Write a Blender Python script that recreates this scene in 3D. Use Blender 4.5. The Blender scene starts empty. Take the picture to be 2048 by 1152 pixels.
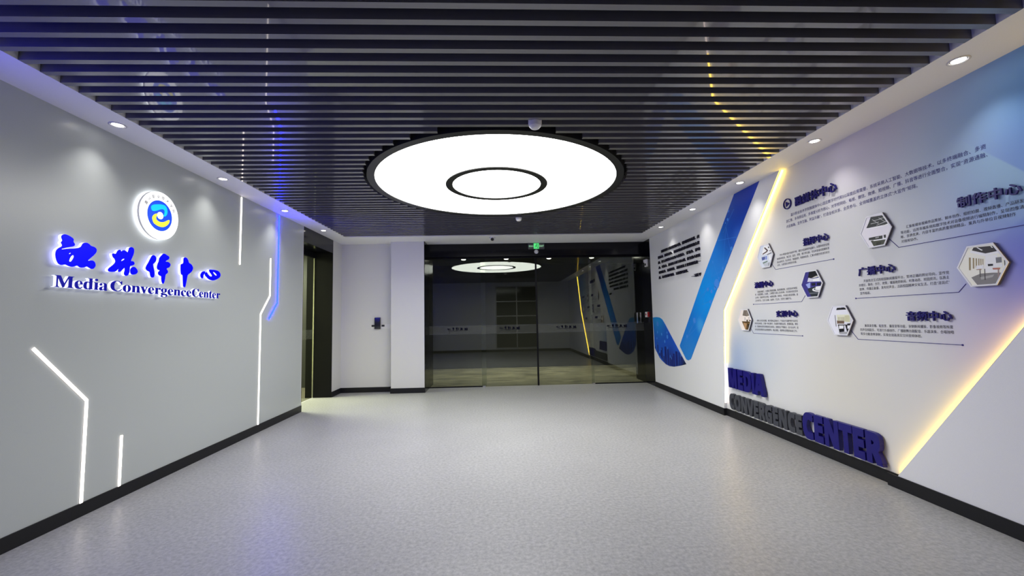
import bpy, bmesh, math, random
from mathutils import Vector, Matrix
random.seed(3)
S = bpy.context.scene
COL = S.collection

# ------------------------------------------------------------------ camera
F, CZ = 830.202, 1.45
FW = Vector((0.03931906, 0.99649079, 0.07389265))
RT = Vector((0.9990774, -0.03792719, -0.02014663))
UP = Vector((0.01727339, -0.07461663, 0.99706268))
cam = bpy.data.cameras.new('camera'); cam.sensor_width = 36; cam.sensor_fit = 'HORIZONTAL'
cam.lens = F / 2048 * 36; cam.clip_start = 0.02; cam.clip_end = 100
camo = bpy.data.objects.new('camera', cam); COL.objects.link(camo)
mw = Matrix.Identity(4)
for i in range(3):
    mw[i][0], mw[i][1], mw[i][2] = RT[i], UP[i], -FW[i]
mw[2][3] = CZ
camo.matrix_world = mw
S.camera = camo

# ------------------------------------------------------------------ world, exposure
w = bpy.data.worlds.new('world'); S.world = w; w.use_nodes = True
w.node_tree.nodes['Background'].inputs[0].default_value = (0.010, 0.011, 0.013, 1)
w.node_tree.nodes['Background'].inputs[1].default_value = 1.0
S.view_settings.view_transform = 'Standard'; S.view_settings.look = 'None'
S.view_settings.gamma = 1; S.view_settings.use_curve_mapping = False
S.view_settings.exposure = 0.0
S.cycles.use_denoising = True
S.cycles.max_bounces = 10; S.cycles.transparent_max_bounces = 16
S.cycles.sample_clamp_indirect = 6.0
LAMP = 9.1          # ceiling lamp radiance
SPOT = 17.0          # downlight watts
LED_W = 5.0         # white strip
LED_B = 125.0         # blue strip
LED_Y = 15.0         # warm strip

# ------------------------------------------------------------------ room constants (metres)
XL, XR, RX, H = -3.223, 3.265, 3.305, 3.082
YF, YW, YB, YC, YG, YH = -0.45, 7.048, 8.79, 8.56, 9.08, 8.91
SL, SR, SD = -2.879, 2.901, 8.03
BB = 0.102
DJ = 8.31            # far jamb of the side doorway
XC0, XC1 = -2.14, -1.465   # column

# ------------------------------------------------------------------ helpers
def lin(c):
    return tuple(((v / 255) / 12.92 if v / 255 <= 0.04045 else ((v / 255 + 0.055) / 1.055) ** 2.4) for v in c)

def ray(px, ax, v):
    """the point of the plane axis=v on which a measured spot of the photograph lies"""
    d = FW + RT * ((px[0] - 1024) / F) + UP * ((576 - px[1]) / F)
    c = (0, 0, CZ)
    t = (v - c[ax]) / d[ax]
    return Vector((d[0] * t, d[1] * t, CZ + d[2] * t))

class MB:
    def __init__(s): s.v = []; s.f = []; s.m = []; s.sm = []
    def add(s, vs, fs, m=0, smooth=False):
        b = len(s.v); s.v += [tuple(q) for q in vs]
        for f in fs:
            s.f.append(tuple(b + i for i in f)); s.m.append(m); s.sm.append(smooth)
        return s
    def box(s, x0, x1, y0, y1, z0, z1, m=0):
        vs = [(x0, y0, z0), (x1, y0, z0), (x1, y1, z0), (x0, y1, z0), (x0, y0, z1), (x1, y0, z1), (x1, y1, z1), (x0, y1, z1)]
        return s.add(vs, [(0, 3, 2, 1), (4, 5, 6, 7), (0, 1, 5, 4), (1, 2, 6, 5), (2, 3, 7, 6), (3, 0, 4, 7)], m)
    def prism(s, pts, P, a, b, m=0, side=None):
        """polygon pts in 2D, P(u, v, w) -> 3D, extruded from w=a to w=b"""
        n = len(pts)
        vs = [P(u, v, a) for u, v in pts] + [P(u, v, b) for u, v in pts]
        s.add(vs, [tuple(range(n - 1, -1, -1)), tuple(range(n, 2 * n))], m)
        s.add(vs, [(i, (i + 1) % n, n + (i + 1) % n, n + i) for i in range(n)], m if side is None else side)
        return s
    def lathe(s, prof, c, ax='z', n=32, m=0, smooth=True, P=None):
        """prof: (radius, height) list turned about an axis through c"""
        vs = []
        for r, h in prof:
            for k in range(n):
                a = 2 * math.pi * k / n
                q = (r * math.cos(a), r * math.sin(a), h)
                if ax == 'x': q = (h, q[0], q[1])
                elif ax == 'y': q = (q[0], h, q[1])
                vs.append((c[0] + q[0], c[1] + q[1], c[2] + q[2]))
        fs = []
        for i in range(len(prof) - 1):
            for k in range(n):
                k2 = (k + 1) % n
                fs.append((i * n + k, i * n + k2, (i + 1) * n + k2, (i + 1) * n + k))
        s.add(vs, fs, m, smooth)
        if prof[0][0] > 1e-6: s.add(vs[:n], [tuple(range(n - 1, -1, -1))], m)
        if prof[-1][0] > 1e-6: s.add(vs[-n:], [tuple(range(n))], m)
        return s
    def mesh(s, name, mats):
        me = bpy.data.meshes.new(name)
        me.from_pydata(s.v, [], s.f); 
        for k in (mats if isinstance(mats, (list, tuple)) else [mats]): me.materials.append(k)
        me.polygons.foreach_set('material_index', s.m)
        me.polygons.foreach_set('use_smooth', s.sm)
        bm = bmesh.new(); bm.from_mesh(me)
        bmesh.ops.recalc_face_normals(bm, faces=bm.faces); bm.to_mesh(me); bm.free()
        me.update()
        return me

AT = {}
def link(name, me, parent=None, world=True):
    o = bpy.data.objects.new(name, me); COL.objects.link(o)
    if parent is not None:
        o.parent = parent
        if world: o.matrix_parent_inverse = Matrix.Translation(-Vector(AT.get(parent.name, (0, 0, 0))))
    return o
def obj(name, mb, mats, parent=None, world=True):
    return link(name, mb.mesh(name, mats), parent, world)
def tag(o, label=None, cat=None, group=None, kind=None):
    if label: o['label'] = label
    if cat: o['category'] = cat
    if group: o['group'] = group
    if kind: o['kind'] = kind
    return o
def thing(name, loc, label=None, cat=None, group=None, kind=None):
    o = bpy.data.objects.new(name, None); COL.objects.link(o); o.location = loc
    AT[o.name] = tuple(loc); o.empty_display_size = 0.1
    return tag(o, label, cat, group, kind)
def struct(name, mb, mats, parent=None):
    o = obj(name, mb, mats, parent)
    if parent is None: o['kind'] = 'structure'
    return o
def bevel(o, wd, seg=2):
    b = o.modifiers.new('bevel', 'BEVEL'); b.width = wd; b.segments = seg; b.limit_method = 'ANGLE'
    return o

# ------------------------------------------------------------------ materials
def mat(name, col, rough=0.5, metal=0.0, spec=0.5, emit=None, estr=0.0, coat=0.0):
    m = bpy.data.materials.new(name); m.use_nodes = True
    b = m.node_tree.nodes['Principled BSDF']
    b.inputs['Base Color'].default_value = (*col, 1)
    b.inputs['Roughness'].default_value = rough; b.inputs['Metallic'].default_value = metal
    b.inputs['Specular IOR Level'].default_value = spec
    b.inputs['Coat Weight'].default_value = coat; b.inputs['Coat Roughness'].default_value = 0.08
    if emit:
        b.inputs['Emission Color'].default_value = (*emit, 1); b.inputs['Emission Strength'].default_value = estr
    return m
def nodes(m): return m.node_tree.nodes, m.node_tree.links, m.node_tree.nodes['Principled BSDF']
def grain(m, scale, amt, bump=0.0, detail=3, stretch=(1, 1, 1), dist=0.002):
    """multiplies the colour by a fine noise and adds a fine bump"""
    N, L, b = nodes(m)
    tc = N.new('ShaderNodeTexCoord'); mp = N.new('ShaderNodeMapping'); mp.inputs['Scale'].default_value = stretch
    nz = N.new('ShaderNodeTexNoise'); nz.inputs['Scale'].default_value = scale; nz.inputs['Detail'].default_value = detail
    L.new(tc.outputs['Object'], mp.inputs[0]); L.new(mp.outputs[0], nz.inputs['Vector'])
    mr = N.new('ShaderNodeMapRange'); mr.inputs['From Min'].default_value = 0.3; mr.inputs['From Max'].default_value = 0.7
    mr.inputs['To Min'].default_value = 1 - amt; mr.inputs['To Max'].default_value = 1 + amt
    L.new(nz.outputs['Fac'], mr.inputs['Value'])
    mx = N.new('ShaderNodeVectorMath'); mx.operation = 'SCALE'
    mx.inputs[0].default_value = b.inputs['Base Color'].default_value[:3]
    src = b.inputs['Base Color'].links
    if src: L.new(src[0].from_socket, mx.inputs[0])
    L.new(mr.outputs[0], mx.inputs['Scale']); L.new(mx.outputs[0], b.inputs['Base Color'])
    if bump:
        bp = N.new('ShaderNodeBump'); bp.inputs['Strength'].default_value = bump; bp.inputs['Distance'].default_value = dist
        L.new(nz.outputs['Fac'], bp.inputs['Height']); L.new(bp.outputs[0], b.inputs['Normal'])
    return m
def emat(name, col, strength):
    m = bpy.data.materials.new(name); m.use_nodes = True
    N = m.node_tree.nodes; N.clear()
    e = N.new('ShaderNodeEmission'); e.inputs[0].default_value = (*col, 1); e.inputs[1].default_value = strength
    o = N.new('ShaderNodeOutputMaterial'); m.node_tree.links.new(e.outputs[0], o.inputs[0])
    return m
def glass(name, tint, f0, rough=0.0):
    """thin clear pane: see-through plus a mirror share that rises at grazing angles"""
    m = bpy.data.materials.new(name); m.use_nodes = True
    N, L = m.node_tree.nodes, m.node_tree.links; N.clear()
    lw = N.new('ShaderNodeLayerWeight'); lw.inputs[0].default_value = 0.5
    pw = N.new('ShaderNodeMath'); pw.operation = 'POWER'; pw.inputs[1].default_value = 5
    L.new(lw.outputs['Facing'], pw.inputs[0])
    mr = N.new('ShaderNodeMapRange'); mr.inputs['To Min'].default_value = f0; mr.inputs['To Max'].default_value = 0.9
    L.new(pw.outputs[0], mr.inputs['Value'])
    t = N.new('ShaderNodeBsdfTransparent'); t.inputs[0].default_value = (*tint, 1)
    g = N.new('ShaderNodeBsdfGlossy'); g.inputs['Roughness'].default_value = rough; g.inputs[0].default_value = (0.95, 1, 0.96, 1)
    mx = N.new('ShaderNodeMixShader'); o = N.new('ShaderNodeOutputMaterial')
    L.new(mr.outputs[0], mx.inputs[0]); L.new(t.outputs[0], mx.inputs[1]); L.new(g.outputs[0], mx.inputs[2]); L.new(mx.outputs[0], o.inputs[0])
    return m

M = {}
M['wall_left'] = grain(mat('grey_wall_panel', lin((184, 189, 190)), 0.30, spec=0.45), 260, 0.03, 0.05, stretch=(1, 1, 1))
M['wall_white'] = grain(mat('white_wall_paint', lin((235, 235, 236)), 0.40, spec=0.4), 300, 0.02, 0.04)
M['wall_back'] = grain(mat('pale_wall_paint', lin((214, 213, 214)), 0.6, spec=0.3), 300, 0.02, 0.04)
M['soffit'] = grain(mat('white_soffit_paint', lin((240, 239, 240)), 0.6, spec=0.3), 300, 0.015, 0.03)
M['black_panel'] = mat('black_gloss_panel', (0.005, 0.005, 0.008), 0.14, spec=0.3)
M['black_matt'] = mat('black_matt_metal', (0.006, 0.006, 0.008), 0.5, spec=0.12)
M['baseboard'] = grain(mat('black_baseboard', (0.010, 0.010, 0.012), 0.45, spec=0.28), 200, 0.1)
M['void'] = mat('black_ceiling_void', (0.006, 0.006, 0.008), 0.9, spec=0.1)
M['slat'] = grain(mat('anthracite_baffle', (0.135, 0.132, 0.142), 0.30, spec=0.5, coat=1.0), 90, 0.06, 0.0, stretch=(0.05, 1, 1))
M['slat'].node_tree.nodes['Principled BSDF'].inputs['Coat Roughness'].default_value = 0.035
M['rim'] = mat('black_lamp_rim', (0.012, 0.012, 0.012), 0.4)
M['chrome'] = mat('brushed_steel', (0.55, 0.55, 0.56), 0.25, metal=1.0)
M['alu'] = mat('aluminium_channel', (0.5, 0.5, 0.5), 0.4, metal=0.8)
M['plastic'] = mat('white_plastic', lin((222, 220, 222)), 0.4)
M['dark_plastic'] = mat('black_plastic', (0.010, 0.010, 0.012), 0.12, spec=0.6)
M['red'] = mat('red_plastic', lin((150, 20, 24)), 0.35)
M['navy'] = mat('navy_lettering', lin((16, 8, 112)), 0.38, spec=0.4)
M['navy_dark'] = mat('dark_navy_lettering', lin((28, 20, 108)), 0.45, spec=0.3)
M['grey_letter'] = mat('charcoal_lettering', lin((66, 68, 76)), 0.4, spec=0.4)
M['print_text'] = mat('printed_grey_text', lin((62, 62, 76)), 0.6, spec=0.2)
M['print_navy'] = mat('printed_navy_text', lin((52, 46, 120)), 0.6, spec=0.2)
M['lamp'] = emat('lamp_diffuser', (1.0, 0.995, 0.96), LAMP)
M['lamp2'] = emat('lamp_diffuser_centre', (1.0, 1.0, 0.98), LAMP * 1.35)
M['led_white'] = emat('white_light_strip', (1.0, 0.90, 0.82), LED_W)
M['led_blue'] = emat('blue_light_strip', (0.0008, 0.0025, 1.0), LED_B)
M['led_warm'] = emat('warm_light_strip', (1.0, 0.65, 0.07), LED_Y)
M['led_pink'] = emat('pinkish_light_strip', (1.0, 0.80, 0.74), 4.5)
M['spot'] = emat('downlight_lens', (1.0, 0.97, 0.9), 14)
M['sign_blue'] = mat('backlit_blue_acrylic', (0.0, 0.0, 0.35), 0.35, spec=0.1, emit=(0.0, 0.0, 1.0), estr=0.95)
M['sign_navy'] = mat('navy_acrylic', (0.004, 0.004, 0.16), 0.25, emit=(0.0, 0.0, 1.0), estr=0.22)
M['sign_side'] = mat('backlit_white_acrylic', (0.8, 0.8, 0.85), 0.4, emit=(0.78, 0.80, 1.0), estr=1.1)
M['sign_back'] = emat('sign_back_light', (0.55, 0.55, 1.0), 3.0)
M['emb_white'] = mat('backlit_white_face', (0.85, 0.85, 0.85), 0.3, emit=(1, 1, 1), estr=1.3)
M['emb_side'] = mat('grey_edge_room_glow', (0.6, 0.6, 0.6), 0.4, emit=(1, 1, 1), estr=0.16)  # faint emission stands in for room light on the emblem's grey edge
M['emb_back'] = emat('emblem_back_light', (0.95, 0.97, 1.0), 5.0)
M['emb_blue'] = mat('emblem_blue', (0.0, 0.03, 0.5), 0.3, emit=(0.01, 0.09, 0.9), estr=0.8)
M['emb_cyan'] = mat('emblem_cyan', (0.0, 0.4, 0.7), 0.3, emit=(0.0, 0.6, 1.0), estr=0.9)
M['emb_yellow'] = mat('emblem_yellow', (0.8, 0.7, 0.05), 0.3, emit=(1.0, 0.9, 0.05), estr=0.9)
M['glass'] = glass('tinted_door_glass', (0.78, 0.80, 0.74), 0.055)
M['glass_side'] = glass('side_door_glass', (0.85, 0.88, 0.8), 0.04)
M['frost'] = None
M['exit_panel'] = mat('exit_sign_panel', lin((80, 84, 84)), 0.4)
M['exit_green'] = emat('exit_sign_green', (0.12, 0.9, 0.25), 0.9)
M['exit_text'] = emat('exit_sign_letters', (0.5, 1.0, 0.6), 0.55)
M['exit_dark'] = mat('exit_man_green', (0.0, 0.16, 0.05), 0.4)
M['lime'] = mat('lime_wall_paint', lin((206, 206, 160)), 0.6)
M['frame_side'] = mat('dark_frame_edge', lin((64, 62, 84)), 0.4)
M['frame_white'] = mat('white_frame_front', lin((236, 236, 240)), 0.35)

# frosted band on the glass doors
m = bpy.data.materials.new('frosted_film'); m.use_nodes = True
N, L = m.node_tree.nodes, m.node_tree.links; N.clear()
t = N.new('ShaderNodeBsdfTransparent'); d = N.new('ShaderNodeBsdfDiffuse'); d.inputs[0].default_value = (0.55, 0.57, 0.55, 1)
mx = N.new('ShaderNodeMixShader'); mx.inputs[0].default_value = 0.035; o = N.new('ShaderNodeOutputMaterial')
L.new(t.outputs[0], mx.inputs[1]); L.new(d.outputs[0], mx.inputs[2]); L.new(mx.outputs[0], o.inputs[0])
M['frost'] = m

# vinyl floor: fine directional mottle
m = M['floor'] = mat('grey_vinyl_floor', lin((168, 168, 168)), 0.36, spec=0.42)
N, L, b = nodes(m)
tc = N.new('ShaderNodeTexCoord')
n1 = N.new('ShaderNodeTexNoise'); n1.inputs['Scale'].default_value = 38; n1.inputs['Detail'].default_value = 5; n1.inputs['Roughness'].default_value = 0.7
n2 = N.new('ShaderNodeTexNoise'); n2.inputs['Scale'].default_value = 1.6; n2.inputs['Detail'].default_value = 2
L.new(tc.outputs['Object'], n1.inputs['Vector']); L.new(tc.outputs['Object'], n2.inputs['Vector'])
cr = N.new('ShaderNodeValToRGB')
cr.color_ramp.elements[0].position = 0.32; cr.color_ramp.elements[0].color = (*lin((144, 144, 146)), 1)
cr.color_ramp.elements[1].position = 0.68; cr.color_ramp.elements[1].color = (*lin((182, 182, 182)), 1)
L.new(n1.outputs['Fac'], cr.inputs[0])
mr = N.new('ShaderNodeMapRange'); mr.inputs['To Min'].default_value = 0.93; mr.inputs['To Max'].default_value = 1.07
L.new(n2.outputs['Fac'], mr.inputs['Value'])
vm = N.new('ShaderNodeVectorMath'); vm.operation = 'SCALE'; L.new(cr.outputs[0], vm.inputs[0]); L.new(mr.outputs[0], vm.inputs['Scale'])
L.new(vm.outputs[0], b.inputs['Base Color'])
bp = N.new('ShaderNodeBump'); bp.inputs['Strength'].default_value = 0.10; bp.inputs['Distance'].default_value = 0.0025
L.new(n1.outputs['Fac'], bp.inputs['Height']); L.new(bp.outputs[0], b.inputs['Normal'])

# stone floor of the lobby outside
m = M['stone'] = mat('lobby_stone', lin((120, 118, 96)), 0.28)
N, L, b = nodes(m)
tc = N.new('ShaderNodeTexCoord'); mp = N.new('ShaderNodeMapping'); mp.inputs['Scale'].default_value = (0.7, 1.8, 1)
n1 = N.new('ShaderNodeTexNoise'); n1.inputs['Scale'].default_value = 2.2; n1.inputs['Detail'].default_value = 6; n1.inputs['Distortion'].default_value = 1.2
L.new(tc.outputs['Object'], mp.inputs[0]); L.new(mp.outputs[0], n1.inputs['Vector'])
cr = N.new('ShaderNodeValToRGB')
cr.color_ramp.elements[0].position = 0.3; cr.color_ramp.elements[0].color = (*lin((86, 84, 66)), 1)
cr.color_ramp.elements[1].position = 0.7; cr.color_ramp.elements[1].color = (*lin((176, 172, 146)), 1)
L.new(n1.outputs['Fac'], cr.inputs[0]); L.new(cr.outputs[0], b.inputs['Base Color'])

def field(m, base, blobs, edges=()):
    """soft printed colour fields: blobs (y, z, radius, colour, amount); edges (y, z, ny, nz, softness, colour, amount)"""
    N, L, b = nodes(m)
    tc = N.new('ShaderNodeTexCoord'); cur = None
    def mix(fac, colr, amt):
        nonlocal cur
        q = N.new('ShaderNodeMath'); q.operation = 'MULTIPLY'; q.inputs[1].default_value = amt; L.new(fac, q.inputs[0])
        mm = N.new('ShaderNodeMix'); mm.data_type = 'RGBA'
        L.new(q.outputs[0], mm.inputs[0])
        if cur is None: mm.inputs[6].default_value = (*lin(base), 1)
        else: L.new(cur, mm.inputs[6])
        mm.inputs[7].default_value = (*lin(colr), 1); cur = mm.outputs[2]
    for y, z, r, c, a in blobs:
        dv = N.new('ShaderNodeVectorMath'); dv.operation = 'DISTANCE'; dv.inputs[1].default_value = (0, y, z)
        mk = N.new('ShaderNodeVectorMath'); mk.operation = 'MULTIPLY'; mk.inputs[1].default_value = (0, 1, 1)
        L.new(tc.outputs['Object'], mk.inputs[0]); L.new(mk.outputs[0], dv.inputs[0])
        mr = N.new('ShaderNodeMapRange'); mr.interpolation_type = 'SMOOTHERSTEP'
        mr.inputs['From Min'].default_value = 0; mr.inputs['From Max'].default_value = r
        mr.inputs['To Min'].default_value = 1; mr.inputs['To Max'].default_value = 0
        L.new(dv.outputs['Value'], mr.inputs['Value']); mix(mr.outputs[0], c, a)
    for y, z, ny, nz, sft, c, a, by, bz, br in edges:
        dt = N.new('ShaderNodeVectorMath'); dt.operation = 'DOT_PRODUCT'; dt.inputs[1].default_value = (0, ny, nz)
        L.new(tc.outputs['Object'], dt.inputs[0])
        mr = N.new('ShaderNodeMapRange'); mr.inputs['From Min'].default_value = y * ny + z * nz; mr.inputs['From Max'].default_value = y * ny + z * nz + sft
        L.new(dt.outputs['Value'], mr.inputs['Value']); dv = N.new('ShaderNodeVectorMath'); dv.operation = 'DISTANCE'; dv.inputs[1].default_value = (0, by, bz)
        mk = N.new('ShaderNodeVectorMath'); mk.operation = 'MULTIPLY'; mk.inputs[1].default_value = (0, 1, 1)
        L.new(tc.outputs['Object'], mk.inputs[0]); L.new(mk.outputs[0], dv.inputs[0])
        m2 = N.new('ShaderNodeMapRange'); m2.interpolation_type = 'SMOOTHERSTEP'
        m2.inputs['From Max'].default_value = br; m2.inputs['To Min'].default_value = 1; m2.inputs['To Max'].default_value = 0
        L.new(dv.outputs['Value'], m2.inputs['Value'])
        ml = N.new('ShaderNodeMath'); ml.operation = 'MULTIPLY'; L.new(mr.outputs[0], ml.inputs[0]); L.new(m2.outputs[0], ml.inputs[1])
        mix(ml.outputs[0], c, a)
    L.new(cur, b.inputs['Base Color'])
    return m

M['mural'] = field(mat('printed_mural', (0.7, 0.7, 0.7), 0.5, spec=0.3), (226, 226, 224),
    [(1.75, 2.75, 2.1, (84, 158, 216), 1.0), (1.9, 1.70, 1.50, (92, 98, 218), 1.0), (3.6, 3.0, 0.9, (204, 190, 212), 0.5),
     (5.75, 0.85, 0.70, (122, 158, 212), 0.75), (5.2, 1.0, 0.8, (180, 198, 220), 0.45), (5.8, 2.0, 0.6, (224, 212, 206), 0.5),
     (2.2, 2.2, 0.55, (130, 180, 224), 0.55), (2.45, 1.15, 0.8, (214, 196, 220), 0.6), (3.9, 0.75, 0.9, (228, 224, 210), 0.7)],
    [(2.60, 2.52, 0.73, -0.68, 0.012, (176, 214, 224), 0.5, 2.45, 2.30, 0.55), (2.71, 1.86, -0.52, 0.0 - 0.85, 0.03, (70, 84, 206), 0.35, 2.3, 1.75, 0.6)])
M['bar_blue'] = field(mat('printed_blue_bar', (0.1, 0.3, 0.8), 0.35), (24, 130, 226),
    [(5.0, 3.0, 1.35, (20, 58, 178), 1.0), (5.35, 2.55, 0.75, (26, 72, 190), 0.7), (6.35, 1.75, 0.75, (10, 158, 250), 0.9), (6.95, 0.8, 0.5, (48, 142, 226), 0.7),
     (5.35, 2.45, 0.28, (70, 130, 240), 0.6), (6.55, 1.28, 0.2, (90, 190, 250), 0.5)])
M['arc_blue'] = field(mat('printed_blue_arc', (0.1, 0.3, 0.8), 0.35), (30, 92, 206),
    [(8.3, 1.5, 0.7, (26, 150, 226), 1.0), (7.15, 0.5, 0.5, (6, 8, 26), 1.0), (7.75, 0.6, 0.45, (26, 48, 140), 0.8)])
M['pattern'] = mat('printed_light_blue_lines', lin((72, 146, 238)), 0.4)

FLAT = {}
def flat(c):
    if c not in FLAT: FLAT[c] = mat('photo_ink_%02x%02x%02x' % c, lin(tuple(min(255, int(v * 1.12)) for v in c)), 0.45, spec=0.3)
    return FLAT[c]

# ------------------------------------------------------------------ structure
struct('floor', MB().box(-3.6, 3.6, YF - 0.1, YG + 0.03, -0.1, 0.0), M['floor'])
struct('wall_front', MB().box(-3.4, -0.03, YF - 0.12, YF, 0, H + 0.35).box(1.88, 3.45, YF - 0.12, YF, 0, H + 0.35)
       .box(-0.03, 1.88, YF - 0.12, YF, 0, 0.13).box(-0.03, 1.88, YF - 0.12, YF, 2.92, H + 0.35)
       .box(-2.75, -1.46, YF, YF + 0.06, 0, H), M['wall_white'])
win = struct('window_1', MB().box(-0.03, 1.88, YF - 0.07, YF - 0.06, 0.13, 2.92), M['dark_plastic'])
fr = MB()
for x in (-0.03, 0.90, 1.83): fr.box(x, x + 0.05, YF - 0.06, YF + 0.01, 0.13, 2.92)
for z in (0.13, 0.78, 1.55, 2.2, 2.87): fr.box(-0.03, 1.88, YF - 0.06, YF + 0.005, z, z + 0.05)
obj('window_frame', fr, M['alu'], win)

struct('wall_left', MB().box(XL - 0.15, XL, YF - 0.1, YW, 0, H + 0.35), M['wall_left'])
struct('wall_back', MB().box(XL - 0.35, XC0 + 0.1, YB, YB + 0.3, 0, H + 0.35).box(XL - 0.35, XL, DJ + 0.02, YB, 0, H + 0.35)
       .box(XC0, XC1, YC, YG + 0.2, 0, H + 0.35), M['wall_back'])
Px = lambda u, v, w_: (w_, u, v)
struct('wall_right', MB().prism([(8.57, 0), (8.57, H + 0.02), (4.496, H + 0.02), (5.852, 1.514), (5.985, 0)], Px, XR, XR + 0.16)
       .prism([(3.46, 0), (2.46, 1.332), (2.2, 1.66), (1.6, H + 0.02), (YF - 0.1, H + 0.02), (YF - 0.1, 0)], Px, XR, XR + 0.16), M['wall_white'])
mural = struct('wall_mural', MB().box(RX, RX + 0.1, 1.3, 6.15, 0, H + 0.02), M['mural'])
struct('ceiling', MB().box(XL - 0.1, SL, YF - 0.1, YH + 0.02, H, H + 0.28).box(SR, RX + 0.1, YF - 0.1, YH + 0.02, H, H + 0.28)
       .box(SL, SR, SD, YH + 0.02, H, H + 0.28), M['soffit'])
ceil = bpy.data.objects['ceiling']
obj('ceiling_void', MB().box(SL - 0.05, SR + 0.05, YF - 0.1, SD + 0.05, H + 0.28, H + 0.33), M['void'], ceil)

# slats, cut where the round lamp sits
LX, LY, LR, LO = 0.035, 4.975, 1.42, 1.505
slat_me = {}
def slat(x0, x1, y):
    k = round(x1 - x0, 3)
    if k not in slat_me:
        slat_me[k] = MB().box(0, x1 - x0, 0, 0.041, 0, 0.075).mesh('slat', M['slat'])
    o = bpy.data.objects.new('slat', slat_me[k]); COL.objects.link(o)
    o.location = (x0, y, H - 0.001); o.parent = ceil
y = 2.036 - 0.1224 * 20
while y < SD - 0.04:
    yc = y + 0.02
    if abs(yc - LY) < LO + 0.03:
        hw = math.sqrt(max((LO + 0.035) ** 2 - (yc - LY) ** 2, 0.02))
        slat(SL, LX - hw, y); slat(LX + hw, SR, y)
    else:
        slat(SL, SR, y)
    y += 0.1224

# baseboards
struct('baseboard_left', MB().box(XL, XL + 0.010, YF, YW + 0.008, 0, BB).box(XL, XL + 0.010, DJ + 0.005, YB, 0, BB), M['baseboard'])
struct('baseboard_back', MB().box(XL, XC0, YB - 0.012, YB, 0, BB).box(XC0 - 0.012, XC1 + 0.003, YC - 0.012, YC, 0, BB).box(XC0 - 0.012, XC0, YC, YB, 0, BB), M['baseboard'])
struct('baseboard_right', MB().box(XR - 0.010, XR, 5.985, 8.57, 0, BB).box(RX - 0.010, RX, 3.40, 5.999, 0, BB)
       .box(XR - 0.010, RX, 5.976, 5.992, 0, BB).box(XR - 0.010, XR, YF, 3.47, 0, BB), M['baseboard'])
struct('baseboard_front', MB().box(XL, -1.46, YF, YF + 0.07, 0, BB).box(-1.46, XR, YF, YF + 0.012, 0, BB), M['baseboard'])

# ------------------------------------------------------------------ black doorway of the glass front
struct('trim_1', MB().box(XC1, XC1 + 0.012, YC - 0.004, 9.62, 0, H), M['black_panel'])
struct('trim_2', MB().box(XR - 0.004, XR + 0.16, 8.57, 9.72, 0, H), M['black_panel'])
struct('trim_3', MB().box(XC1 + 0.012, XR - 0.004, YH, YG + 0.05, 2.805, H + 0.1), M['black_panel'])
d1 = struct('door_1', MB().box(XC1 + 0.012, XR - 0.004, YG - 0.035, YG + 0.035, 2.775, 2.805), M['black_matt'])
for x0, x1, yy in ((XC1 + 0.012, -0.228, YG + 0.014), (-0.326, 0.872, YG - 0.014), (0.908, 2.112, YG - 0.014), (2.060, XR - 0.004, YG + 0.014)):
    o = obj('glass_panel', MB().box(x0, x1, yy - 0.005, yy + 0.005, 0.012, 2.78), M['glass'], d1)
    xs = x0 + 0.004, x1 - 0.004
    obj('frosted_band', MB().box(xs[0], xs[1], yy - 0.0065, yy - 0.0055, 1.139, 1.318), M['frost'], o)
    obj('band_line', MB().box(xs[0], xs[1], yy - 0.0075, yy - 0.0066, 1.137, 1.141).box(xs[0], xs[1], yy - 0.0075, yy - 0.0066, 1.316, 1.320), M['exit_panel'], o)
obj('door_seal', MB().box(0.872, 0.908, YG - 0.028, YG, 0.006, 2.78), M['black_matt'], d1)
obj('bottom_rail', MB().box(XC1 + 0.012, -0.28, YG, YG + 0.03, 0, 0.022).box(2.10, XR - 0.004, YG, YG + 0.03, 0, 0.022), M['black_matt'], d1)
for x in (-0.28, 2.09):
    obj('floor_guide', MB().box(x - 0.03, x + 0.03, YG - 0.035, YG + 0.03, 0, 0.03), M['chrome'], d1)
hd = MB()
for x in (3.09, 3.165):
    hd.box(x - 0.012, x + 0.012, YG - 0.075, YG - 0.055, 1.30, 1.53)
    hd.box(x - 0.008, x + 0.008, YG - 0.055, YG + 0.01, 1.325, 1.345).box(x - 0.008, x + 0.008, YG - 0.055, YG + 0.01, 1.485, 1.505)
obj('door_handle', hd, M['chrome'], d1)

# lobby outside the glass
struct('floor_1', MB().box(-6, 7, YG + 0.03, 12.6, -0.12, -0.004), M['stone'])
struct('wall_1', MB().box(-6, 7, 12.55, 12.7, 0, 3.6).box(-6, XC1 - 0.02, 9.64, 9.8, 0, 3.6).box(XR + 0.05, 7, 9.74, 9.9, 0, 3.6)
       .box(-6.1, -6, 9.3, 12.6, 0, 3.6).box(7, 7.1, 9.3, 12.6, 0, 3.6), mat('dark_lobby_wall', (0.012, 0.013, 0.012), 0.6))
struct('ceiling_1', MB().box(-6, 7, YG + 0.06, 12.6, H + 0.01, H + 0.1), mat('dark_lobby_ceiling', (0.02, 0.021, 0.02), 0.7))

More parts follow.
